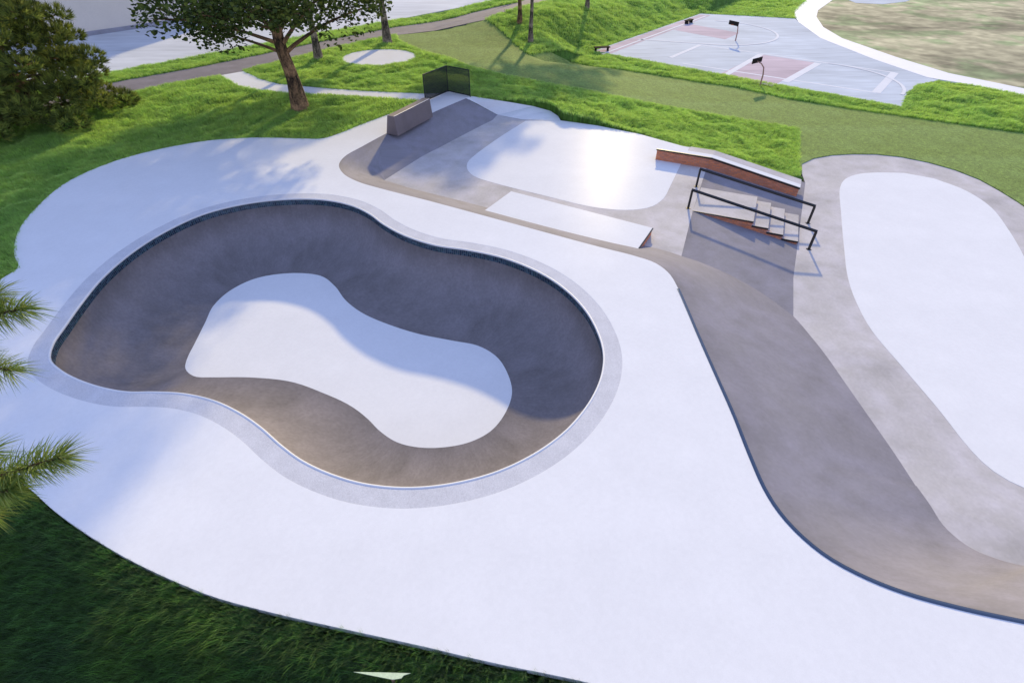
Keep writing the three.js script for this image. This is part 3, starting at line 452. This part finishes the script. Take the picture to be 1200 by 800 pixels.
// ------------------------------------------------------------------ building and court furniture
{
  const a = onGround(60, 48.5), b = onGround(300, 13), u = flatDir(a, b), L = a.distanceTo(b) , v = V3(u.z, 0, -u.x), A = a.clone().addScaledVector(u, -14), len = L + 14, t = group('building'); tag(t, 'plain beige rendered building across the road', 'building');
  mesh('wall', prism(A, u, v, [[0, 0], [len, 0], [len, 9], [0, 9]], 0, 14), M.stucco, t);
  mesh('plinth', prism(A, u, v, [[-0.05, 0], [len + 0.05, 0], [len + 0.05, 0.35], [-0.05, 0.35]], -0.12, -0.002), M.plinth, t);
  mesh('roof', prism(A, u, v, [[-0.3, 9.002], [len + 0.3, 9.002], [len + 0.3, 9.3], [-0.3, 9.3]], -0.3, 14.3), M.plinth, t);
}
function hoop(px, py, turn, label) {
  const p = at(px, py, COURT), t = group('basketball_hoop', p.x, COURT + 0.02, p.z, turn); t.scale.setScalar(0.58); tag(t, label, 'basketball hoop', 'hoops on the ball court');
  mesh('pole', limb([V3(0, 0, 0), V3(0, 1.3, 0.02), V3(0, 2.1, 0.2), V3(0, 2.5, 0.7), V3(0, 2.65, 1.35)], [0.1, 0.09, 0.08, 0.07, 0.06], 10), M.rust, t);
  mesh('backboard', box(2.2, 0.62, 0.06, 0, 2.75, 1.4), M.black, t);
  const r = new THREE.TorusGeometry(0.24, 0.02, 6, 24); r.rotateX(Math.PI / 2); r.translate(0, 2.55, 1.7); mesh('rim', r, M.orange, t);
  return t;
}
hoop(891, 100, -2.5, 'basketball hoop with rust red pole beside the strip of lawn');
hoop(862, 48, -1.1, 'basketball hoop standing in the pink key farther from the turf track');
for (const [px, py, r, l] of [[705, 60, 0.2, 'low dark bench at the court corner beside the turf strip'], [807, 27.5, 0.9, 'low dark bench on the court edge under the grassy mound']]) {
  const p = at(px, py, COURT), t = group('bench', p.x, COURT + 0.022, p.z, r); tag(t, l, 'bench', 'low benches on the court edge');
  mesh('seat', box(1.5, 0.07, 0.5, 0, 0.33, 0), M.black, t); for (const s of [-1, 1]) mesh('leg', box(0.08, 0.295, 0.4, s * 0.6, 0.1475, 0), M.black, t);
}

// ------------------------------------------------------------------ trees
function leafCloud(clumps, perClump, size, cols, squash = 0.75) {
  const pos = [], col = [], lobes = [[0, 0], [0.2, 0.12], [0.5, 0.3], [0.32, 0.45], [0.55, 0.75], [0.18, 0.7], [0, 1.05], [-0.18, 0.7], [-0.55, 0.75], [-0.32, 0.45], [-0.5, 0.3], [-0.2, 0.12]];
  const q = new THREE.Quaternion(), e = new THREE.Euler(), v = V3();
  for (const [c, r] of clumps) for (let i = 0; i < perClump; i++) {
    const d = V3(rr(-1, 1), rr(-1, 1), rr(-1, 1)); if (d.length() > 1) { i--; continue; } d.multiplyScalar(r); d.y *= squash; d.add(c);
    e.set(rr(-1.2, 1.2) + 1.2, rr(0, 6.3), rr(-0.6, 0.6), 'YXZ'); q.setFromEuler(e); const s = size * rr(0.7, 1.25), cc = cols[Math.floor(rnd() * cols.length)], k = rr(0.75, 1.25);
    const P3 = lobes.map(([x, y]) => v.clone().set(x * s, y * s, -0.35 * Math.abs(x) * s).applyQuaternion(q).add(d));
    for (const [a, b, f] of [[0, 2, 4], [0, 4, 6], [0, 6, 8], [0, 8, 10]]) for (const m of [P3[a], P3[b], P3[f]]) { pos.push(m.x, m.y, m.z); col.push(cc[0] * k, cc[1] * k, cc[2] * k); }
  }
  const g = new THREE.BufferGeometry(); g.setAttribute('position', new THREE.Float32BufferAttribute(pos, 3)); g.setAttribute('color', new THREE.Float32BufferAttribute(col, 3)); g.computeVertexNormals(); return g;
}
function broadleaf(s, H, r0, o) { // returns [trunk geometry list, clumps]
  seed = s; const tub = [], clumps = []; const lean = o.lean || [0, 0]; const tp = [], tr = [];
  for (let i = 0; i <= 9; i++) { const k = i / 9; tp.push(V3(lean[0] * k * H * 0.1 + rr(-0.12, 0.12) * (i ? 1 : 0) * r0 * 2, k * H * 0.86 - (i ? 0 : 0.15), lean[1] * k * H * 0.1 + rr(-0.12, 0.12) * (i ? 1 : 0) * r0 * 2)); tr.push(r0 * (i ? lerp(0.86, 0.08, Math.pow(k, 0.8)) : 1.18)); }
  const curve = new THREE.CatmullRomCurve3(tp); const pts = curve.getPoints(30), rad = pts.map((_, i) => { const f = i / 30 * 9, a = Math.floor(f); return lerp(tr[a], tr[Math.min(9, a + 1)], f - a); }); tub.push(limb(pts, rad, 12));
  const nL = o.limbs; const first = o.first;
  for (let i = 0; i < nL; i++) {
    const k = i < first.length ? first[i].k : lerp(o.low, 0.95, Math.pow((i + 0.5) / nL, 0.9)), st = curve.getPoint(k), az = i < first.length ? first[i].az : i * 2.4 + rr(-0.4, 0.4);
    const prof = Math.sin(Math.PI * clamp((k * 0.86 + 0.12), 0, 1)) * 0.75 + 0.28, L = (i < first.length ? first[i].L : o.R * prof * rr(0.8, 1.1)), up = i < first.length ? first[i].up : lerp(0.35, 1.2, k) + rr(-0.15, 0.15);
    const dir = V3(Math.cos(az), 0, Math.sin(az)), lp = [], lr = [], rb = r0 * (i < first.length ? first[i].r : lerp(0.36, 0.1, k)); const droop = i < first.length ? (first[i].droop || 0) : 0.1;
    for (let j = 0; j <= 7; j++) { const q = j / 7; lp.push(st.clone().addScaledVector(dir, L * q).add(V3(rr(-0.18, 0.18) * q, L * q * up * (1 - 0.25 * q) - droop * L * q * q, rr(-0.18, 0.18) * q))); lr.push(lerp(rb, 0.03, Math.pow(q, 0.7))); }
    tub.push(limb(lp, lr, 7));
    const nS = o.subs; for (let m = 0; m < nS; m++) {
      const q = lerp(0.3, 1, (m + 0.5) / nS), bi = Math.min(6, Math.floor(q * 7)), bp = lp[bi].clone().lerp(lp[bi + 1], q * 7 - bi), a2 = az + (m % 2 ? 1 : -1) * rr(0.5, 1.3), l2 = L * rr(0.22, 0.42) * (1.15 - q * 0.5), d2 = V3(Math.cos(a2), rr(-0.15, 0.55), Math.sin(a2)).normalize();
      const e1 = bp.clone().addScaledVector(d2, l2); tub.push(limb([bp, bp.clone().lerp(e1, 0.5).add(V3(0, 0.08 * l2, 0)), e1], [rb * 0.3 * (1.1 - q), rb * 0.2 * (1.1 - q) + 0.01, 0.012], 5));
      clumps.push([e1, o.clump * rr(0.8, 1.2)]); clumps.push([bp.clone().lerp(e1, 0.55).add(V3(rr(-0.4, 0.4), rr(0, 0.5), rr(-0.4, 0.4))), o.clump * rr(0.6, 1)]);
    }
    clumps.push([lp[7], o.clump]);
  }
  return [tub, clumps];
}
function treeThing(name, pos, trunkGeo, trunkMat, crownGeo, label, grp, turn = 0, sc = 1) {
  const t = group(name, pos.x, pos.y, pos.z, turn); t.scale.setScalar(sc); tag(t, label, 'tree', grp);
  mesh('trunk', trunkGeo, trunkMat, t); mesh('crown', crownGeo, M.leaf, t); return t;
}
const deepLeaf = [[0.065, 0.10, 0.018], [0.09, 0.125, 0.02], [0.125, 0.155, 0.025], [0.045, 0.07, 0.016]], limeLeaf = [[0.10, 0.17, 0.03], [0.14, 0.20, 0.04], [0.07, 0.12, 0.03]];
{
  const [tub, cl] = broadleaf(77, 19, 0.5, { low: 0.34, limbs: 36, subs: 9, R: 8.6, clump: 1.05, lean: [-0.25, 0.1], first: [
    { k: 0.19, az: 3.2, L: 4.6, up: 0.42, r: 0.2, droop: 0.1 }, { k: 0.185, az: -0.15, L: 5.4, up: 0.7, r: 0.27, droop: 0.12 }, { k: 0.21, az: 0.25, L: 4.8, up: 0.95, r: 0.26 }, { k: 0.22, az: 2.6, L: 5.6, up: 0.5, r: 0.24, droop: 0.08 }, { k: 0.24, az: 3.9, L: 5.6, up: 0.5, r: 0.24, droop: 0.06 }, { k: 0.25, az: -1.2, L: 5.4, up: 0.55, r: 0.24 }, { k: 0.25, az: 1.4, L: 4.8, up: 0.5, r: 0.22 }, { k: 0.26, az: 1.0, L: 4.2, up: 0.4, r: 0.2 }, { k: 0.26, az: 2.0, L: 4.6, up: 0.4, r: 0.2 }, { k: 0.27, az: 3.0, L: 6.4, up: 0.5, r: 0.26 },
    { k: 0.36, az: -0.5, L: 8.6, up: 0.75, r: 0.3 }, { k: 0.38, az: 0.0, L: 8.8, up: 0.7, r: 0.3 }, { k: 0.40, az: 0.45, L: 8.8, up: 0.65, r: 0.3 }, { k: 0.42, az: -0.2, L: 8.4, up: 0.9, r: 0.3 }, { k: 0.45, az: 0.25, L: 8.6, up: 0.85, r: 0.28 }, { k: 0.44, az: 0.9, L: 8.4, up: 0.6, r: 0.28 }] });
  const p = onGround(352, 127); p.y -= 0.1;
  treeThing('broadleaf_tree', p, tub, M.bark, leafCloud(cl, 40, 0.18, deepLeaf), 'large tree with thick brown trunk on the lawn beside the bowl deck', null);
}
{
  const [tub, cl] = broadleaf(991, 20, 0.42, { low: 0.36, limbs: 20, subs: 5, R: 5.8, clump: 1.2, lean: [0.05, 0], first: [{ k: 0.33, az: 0.6, L: 3.5, up: 1.1, r: 0.4 }] });
  const tg = mergeGeometries(tub.map(g => g.toNonIndexed())), cg = leafCloud(cl, 30, 0.28, [...deepLeaf, ...limeLeaf]);
  const grp = 'grey trunked trees along the footpath';
  const put = (px, py, label, sc, turn, m = M.greyBark, g = grp) => { const p = onGround(px, py); p.y += -0.1; return treeThing('broadleaf_tree', p, tg, m, cg, label, g, turn, sc); };
  put(373.5, 70, 'slim grey trunked tree behind the large brown tree', 0.82, 0.4);
  put(454, 50, 'slim grey trunked tree beside the round pad', 0.9, 2.2);
  put(609, 27, 'brown trunked tree on the mound nearest the footpath', 0.6, 1.1, M.bark, 'trees on the grassy mound');
  put(622, 48, 'grey trunked tree on the mound beside the turf track', 0.58, 4, M.greyBark, 'trees on the grassy mound');
  put(688, 10, 'small grey trunked tree on the far crest of the mound', 0.62, 5.2, M.greyBark, 'trees on the grassy mound');
}
// pine with cloud like pads of needles
function tuftGeo(n, len, w, spread) { const pos = []; for (let i = 0; i < n; i++) { const a = rr(0, 6.3), t = rr(0.1, spread), d = V3(Math.sin(t) * Math.cos(a), Math.cos(t), Math.sin(t) * Math.sin(a)), s = V3(-Math.sin(a), 0, Math.cos(a)).multiplyScalar(w), e = d.clone().multiplyScalar(len * rr(0.7, 1.15)); pos.push([s.clone(), s.clone().negate(), e]); } return pos; }
{
  seed = 4242; const tub = [], pos = [], col = [], H = 14.5; tub.push(limb([V3(0, -0.3, 0), V3(0.15, 2, 0), V3(-0.1, 6, 0.1), V3(0, 11, 0), V3(0, H, 0)], [0.34, 0.28, 0.2, 0.12, 0.04], 9));
  const tv = [0, 1, 2, 3, 4].map(() => tuftGeo(13, 0.36, 0.026, 1.2)), q = new THREE.Quaternion(), cols = [[0.16, 0.20, 0.04], [0.23, 0.27, 0.05], [0.32, 0.36, 0.065], [0.10, 0.13, 0.03]];
  const padAt = (c, r) => { const n = Math.round(150 * r * r); for (let i = 0; i < n; i++) { const a = rr(0, 6.3), u = rr(-0.55, 1), s = Math.sqrt(Math.max(0, 1 - u * u)) * rr(0.75, 1.02), nrm = V3(s * Math.cos(a), u * 0.7, s * Math.sin(a)), p = V3(nrm.x * r, u * r * 0.62, nrm.z * r).add(c); nrm.y += 0.5; nrm.normalize(); q.setFromUnitVectors(V3(0, 1, 0), nrm); const k = rr(0.7, 1.3), cc = cols[Math.floor(rnd() * 4)]; for (const t of tv[Math.floor(rnd() * 5)]) for (const m of t) { const z = m.clone().applyQuaternion(q).add(p); pos.push(z.x, z.y, z.z); col.push(cc[0] * k, cc[1] * k, cc[2] * k); } } };
  for (let i = 0; i < 84; i++) {
    const k = Math.pow((i + 0.3) / 84, 1.25), y = 0.6 + k * (H - 1.1), az = i * 2.399 + rr(-0.3, 0.3), L = lerp(4.4, 0.4, Math.pow(k, 1.5)) * rr(0.78, 1.06), d = V3(Math.cos(az), 0, Math.sin(az)), st = V3(0, y, 0), en = st.clone().addScaledVector(d, L).add(V3(0, L * lerp(-0.06, 0.15, k), 0));
    tub.push(limb([st, st.clone().lerp(en, 0.5).add(V3(0, 0.2, 0)), en], [0.09 * (1.2 - k), 0.06 * (1.2 - k), 0.02], 6));
    const r = lerp(0.8, 0.6, k); padAt(en, r * rr(0.85, 1.1)); if (L > 2) { for (const [f, sgn] of [[0.74, 1], [0.62, -1]]) { const c = st.clone().lerp(en, f).add(V3(-d.z * sgn * L * 0.24, rr(0, 0.5), d.x * sgn * L * 0.24)); padAt(c, r * rr(0.7, 0.95)); tub.push(limb([st.clone().lerp(en, f - 0.2).add(V3(0, 0.15, 0)), c], [0.04, 0.015], 5)); } }
  }
  const g = new THREE.BufferGeometry(); g.setAttribute('position', new THREE.Float32BufferAttribute(pos, 3)); g.setAttribute('color', new THREE.Float32BufferAttribute(col, 3)); g.computeVertexNormals();
  const p = onGround(42, 142), t = group('pine_tree', p.x, p.y - 0.05, p.z, 0.6); tag(t, 'dark bushy pine with rounded pads of needles on the lawn', 'tree');
  mesh('trunk', tub, M.bark, t); mesh('crown', g, M.needle, t);
}
{ // tall pine beside the camera: only the tips of its boughs reach into the picture
  seed = 909; const tx = -5.6, tz = -0.9, gy = base(tx, tz), tub = [], pos = [], col = []; const H = 12.5 - gy;
  tub.push(limb([V3(0, -0.3, 0), V3(0.05, H * 0.4, 0), V3(-0.05, H * 0.75, 0.05), V3(0, H, 0)], [0.26, 0.2, 0.11, 0.03], 10));
  const X = V3(1, 0, 0), org = V3(tx, gy, tz); const cs = [[0.22, 0.30, 0.05], [0.28, 0.34, 0.07], [0.15, 0.23, 0.045], [0.33, 0.36, 0.09]];
  const bough = (a, b, thick, dens, sag, nl) => { // twig from a to b with needles on its outer part
    const mid = a.clone().lerp(b, 0.55).add(V3(0, sag, 0)), c = new THREE.QuadraticBezierCurve3(a, mid, b), pt = c.getPoints(14); tub.push(limb(pt, pt.map((_, i) => lerp(thick, 0.006, i / 14)), 6));
    const L = a.distanceTo(b), n = Math.round(dens * Math.min(L, 0.75)); for (let i = 0; i < n; i++) { const q = 1 - Math.pow(rnd(), 1.25) * Math.min(0.75, L) / L, p = c.getPoint(q), t = c.getTangent(q), sd = V3().crossVectors(t, V3(rr(-1, 1), rr(-1, 1), rr(-1, 1))).normalize(), tip = clamp((q - (1 - 0.1 / L)) / (0.1 / L), 0, 1), d = t.clone().multiplyScalar(rr(0.45, 0.9) + tip * 0.7).addScaledVector(sd, 1).normalize(), l = nl * 1.25 * rr(0.6, 1.15), e = p.clone().addScaledVector(d, l).add(V3(0, -0.016, 0)), m = p.clone().lerp(e, 0.55).add(V3(0, 0.01, 0)), w = V3().crossVectors(d, V3(rr(-1, 1), rr(-1, 1), rr(-1, 1))).normalize().multiplyScalar(0.0017), cc = cs[Math.floor(rnd() * 4)], k = rr(0.8, 1.2);
      for (const z of [p.clone().add(w), p.clone().sub(w), m.clone().add(w), m.clone().add(w), p.clone().sub(w), m.clone().sub(w), m.clone().add(w), m.clone().sub(w), e]) { pos.push(z.x, z.y, z.z); col.push(cc[0] * k, cc[1] * k, cc[2] * k); } } };
  const pt = (px, py, w) => { const d = ray(px, py); const s = w / (-(d.y) * SP - d.z * CP); return V3(d.x * s, CAMH + d.y * s, d.z * s).sub(org); };
  const stem = (px, py, w, y) => { const e = pt(px, py, w), a = V3(0, e.y + y, 0); const m = pt(px - 60, py + 18, w); bough(a, m, 0.035, 0, 0.1, 0.1); return m; };
  let m = stem(-60, 385, 2.75, -0.3); bough(m, pt(26, 362, 2.7), 0.012, 1300, 0.03, 0.115); bough(m, pt(-4, 345, 2.7), 0.01, 1000, 0.03, 0.11); bough(m, pt(12, 434, 2.7), 0.01, 800, -0.02, 0.115); bough(m, pt(-30, 410, 2.7), 0.01, 1000, 0, 0.12);
  m = stem(-70, 585, 2.45, -0.35); bough(m, pt(70, 536, 2.4), 0.013, 1500, 0.03, 0.12); bough(m, pt(10, 575, 2.4), 0.012, 1300, 0.0, 0.12); bough(m, pt(-15, 530, 2.45), 0.01, 1100, 0.03, 0.12); bough(m, pt(-10, 600, 2.5), 0.01, 900, 0.0, 0.12);
  for (let i = 0; i < 34; i++) { const k = i / 34, y = lerp(H * 0.35, H * 0.98, k), az = i * 2.4, d = V3(Math.cos(az), 0, Math.sin(az)); const L = lerp(2.8, 0.4, k), e = V3(0, y, 0).addScaledVector(d, L).add(V3(0, L * 0.15, 0)), sc = pix(e.clone().addScaledVector(d, 0.9).add(org)); if (sc && sc[0] > -160 && sc[1] > -50 && sc[1] < 1300) continue; bough(V3(0, y, 0), e, 0.04 * (1.1 - k), 300, 0.1, 0.13); for (let j = 0; j < 4; j++) { const f = 0.45 + j * 0.13, st = V3(0, y, 0).lerp(e, f); bough(st, st.clone().addScaledVector(V3(d.x * 0.7 - d.z * (j % 2 ? 1 : -1), 0.1, d.z * 0.7 + d.x * (j % 2 ? 1 : -1)), L * 0.3), 0.012, 260, 0.02, 0.13); } }
  const g = new THREE.BufferGeometry(); g.setAttribute('position', new THREE.Float32BufferAttribute(pos, 3)); g.setAttribute('color', new THREE.Float32BufferAttribute(col, 3)); g.computeVertexNormals();
  const t = group('pine_tree', tx, gy, tz); tag(t, 'long needled pine whose green branch tips overhang the white deck', 'tree'); mesh('trunk', tub, M.bark, t); mesh('needles', g, M.needle, t);
}
console.log('trees done');

// ------------------------------------------------------------------ grass
function tuft(blades, h, w, rad, lean) {
  const pos = [], nor = [];
  for (let i = 0; i < blades; i++) { const a = rr(0, 6.3), r = Math.sqrt(rnd()) * rad, x = r * Math.cos(a), z = r * Math.sin(a), b = rr(0, 6.3), sx = Math.cos(b) * w / 2, sz = Math.sin(b) * w / 2, H = h * rr(0.65, 1.15), lx = rr(-0.5, 0.5) * H + lean[0] * H, lz = rr(-0.5, 0.5) * H + lean[1] * H;
    const m = [x + lx * 0.35, H * 0.62, z + lz * 0.35], t = [x + lx, H, z + lz];
    for (const v of [[x - sx, -0.04, z - sz], [x + sx, -0.04, z + sz], [m[0] + sx * 0.8, m[1], m[2] + sz * 0.8], [x - sx, -0.04, z - sz], [m[0] + sx * 0.8, m[1], m[2] + sz * 0.8], [m[0] - sx * 0.8, m[1], m[2] - sz * 0.8], [m[0] - sx * 0.8, m[1], m[2] - sz * 0.8], [m[0] + sx * 0.8, m[1], m[2] + sz * 0.8], t]) pos.push(...v); }
  const g = new THREE.BufferGeometry(); g.setAttribute('position', new THREE.Float32BufferAttribute(pos, 3)); g.computeVertexNormals(); return g;
}
const near = pl([[-200, 900]], -3);
function lawn(name, poly, holes, geoFn, m, spacing, colFn, label, seed0, scaleFn = () => 1) {
  seed = seed0; const b = [Math.min(...poly.map(q => q.x)), Math.max(...poly.map(q => q.x)), Math.min(...poly.map(q => q.z)), Math.max(...poly.map(q => q.z))], list = [];
  let z = b[2]; while (z < b[3]) { const s0 = spacing(z); for (let x = b[0]; x < b[1]; x += s0) { const p = { x: x + rr(-0.5, 0.5) * s0, z: z + rr(-0.5, 0.5) * s0 }; if (!inside(p, poly) || holes.some(h => inside(p, h)) || inPark(p)) continue; const y = base(p.x, p.z), q = pix(V3(p.x, y, p.z)); if (!q || q[0] < -110 || q[0] > 1310 || q[1] < -70 || q[1] > 890) continue; list.push([p.x, y - 0.05 + lumpAt(p.x, p.z), p.z, s0]); } z += s0; }
  const im = new THREE.InstancedMesh(geoFn(), m, list.length), o = new THREE.Object3D(), c = new THREE.Color();
  list.forEach(([x, y, zz, s0], i) => { o.position.set(x, y, zz); o.rotation.set(0, rr(-0.9, 0.9), 0); const k = rr(0.75, 1.25) * scaleFn(x, zz); o.scale.set(k * s0 / spacing(-30), k * (0.6 + 0.4 * s0 / spacing(-30)), k * s0 / spacing(-30)); o.updateMatrix(); im.setMatrixAt(i, o.matrix); const f = colFn(x, zz); im.setColorAt(i, c.setRGB(f[0], f[1], f[2])); });
  im.name = numbered(name); im.castShadow = im.receiveShadow = true; tag(im, label, 'grass', null, 'stuff'); scene.add(im); console.log(name, list.length);
}
const sp = z => clamp(0.0034 * Math.hypot(z, 10), 0.085, 0.26);
const green = (x, z) => { const a = fbm(x * 0.35, z * 0.35, 3), b = rnd(), k = rr(0.75, 1.2); return [lerp(0.32, 0.54, a * 0.6 + b * 0.4) * k, lerp(0.56, 0.72, a * 0.5 + b * 0.5) * k, lerp(0.11, 0.18, b) * k]; };
const lawnTuft = () => tuft(14, 0.16, 0.017, 0.11, [-0.15, 0.3]);
const deckB = deckBack.slice(0, -1);
lawn('lawn_grass', [...og(pathLowPx.slice(0, 4)), ...og(connLow), ...[...deckB].reverse(), V3(-22, 0, -10), V3(-60, 0, -22)], [], lawnTuft, M.blade, sp, green, 'bright green grass on the lawn around the pine and the large tree', 11);
lawn('lawn_grass', [...og([[285, 82], [375, 59.5], [425, 48]]), ...og(oliveLow), ...pl([[900, 200], [838, 178], [800, 170], [750, 156], [700, 146.5], [657, 140.5]], P), ...rampWhite.slice(0, 5).reverse(), at(525, 106, 0), ...og(connUp).reverse()], [circlePad], lawnTuft, M.blade, sp, green, 'bright green grass on the lawn strip behind the fence and the plaza', 12);
lawn('lawn_grass', [...og(oliveUp), V3(70, 0, -40), ...pl([[1340, 141], [1200, 111], [1140, 99.5], [1100, 95], [1075, 100], [1063, 110], [1057, 125]], COURT), ...pl(courtPx, COURT), ...pl([[931, 14], [946, 0], [962, -10]], COURT), V3(40, 0, -110), ...og([[690, -9], [632, 4]])], [courtPoly], lawnTuft, M.blade, sp, green, 'bright green grass on the mound and around the ball court', 13);
lawn('lawn_grass', [...roadLow.slice(0, 9), ...[...pathTop.slice(0, 9)].reverse()], [], lawnTuft, M.blade, sp, green, 'narrow bright green grass verge between the road and the footpath', 14);
const front = [...frontEdge, V3(-22, 0, -9), V3(-26, 0, 4), V3(6, 0, 6), V3(20, 0, 4)];
lawn('lawn_grass', front, [], () => tuft(13, 0.22, 0.009, 0.06, [-0.55, 0.35]), M.darkBlade, () => 0.062, (x, z) => { const a = fbm(x * 1.1, z * 1.1, 3), k = rnd() < 0.25 ? rr(1.1, 2.2) : rr(0.4, 1.0); return [lerp(0.04, 0.11, a * a) * k, lerp(0.09, 0.21, a) * k, 0.018 * k]; }, 'dark green rough grass on the slope below the deck', 15, (x, z) => lerp(0.55, 1, sstep(0.03, 0.4, segDist({ x, z }, frontEdge))));

renderer.render(scene, camera);
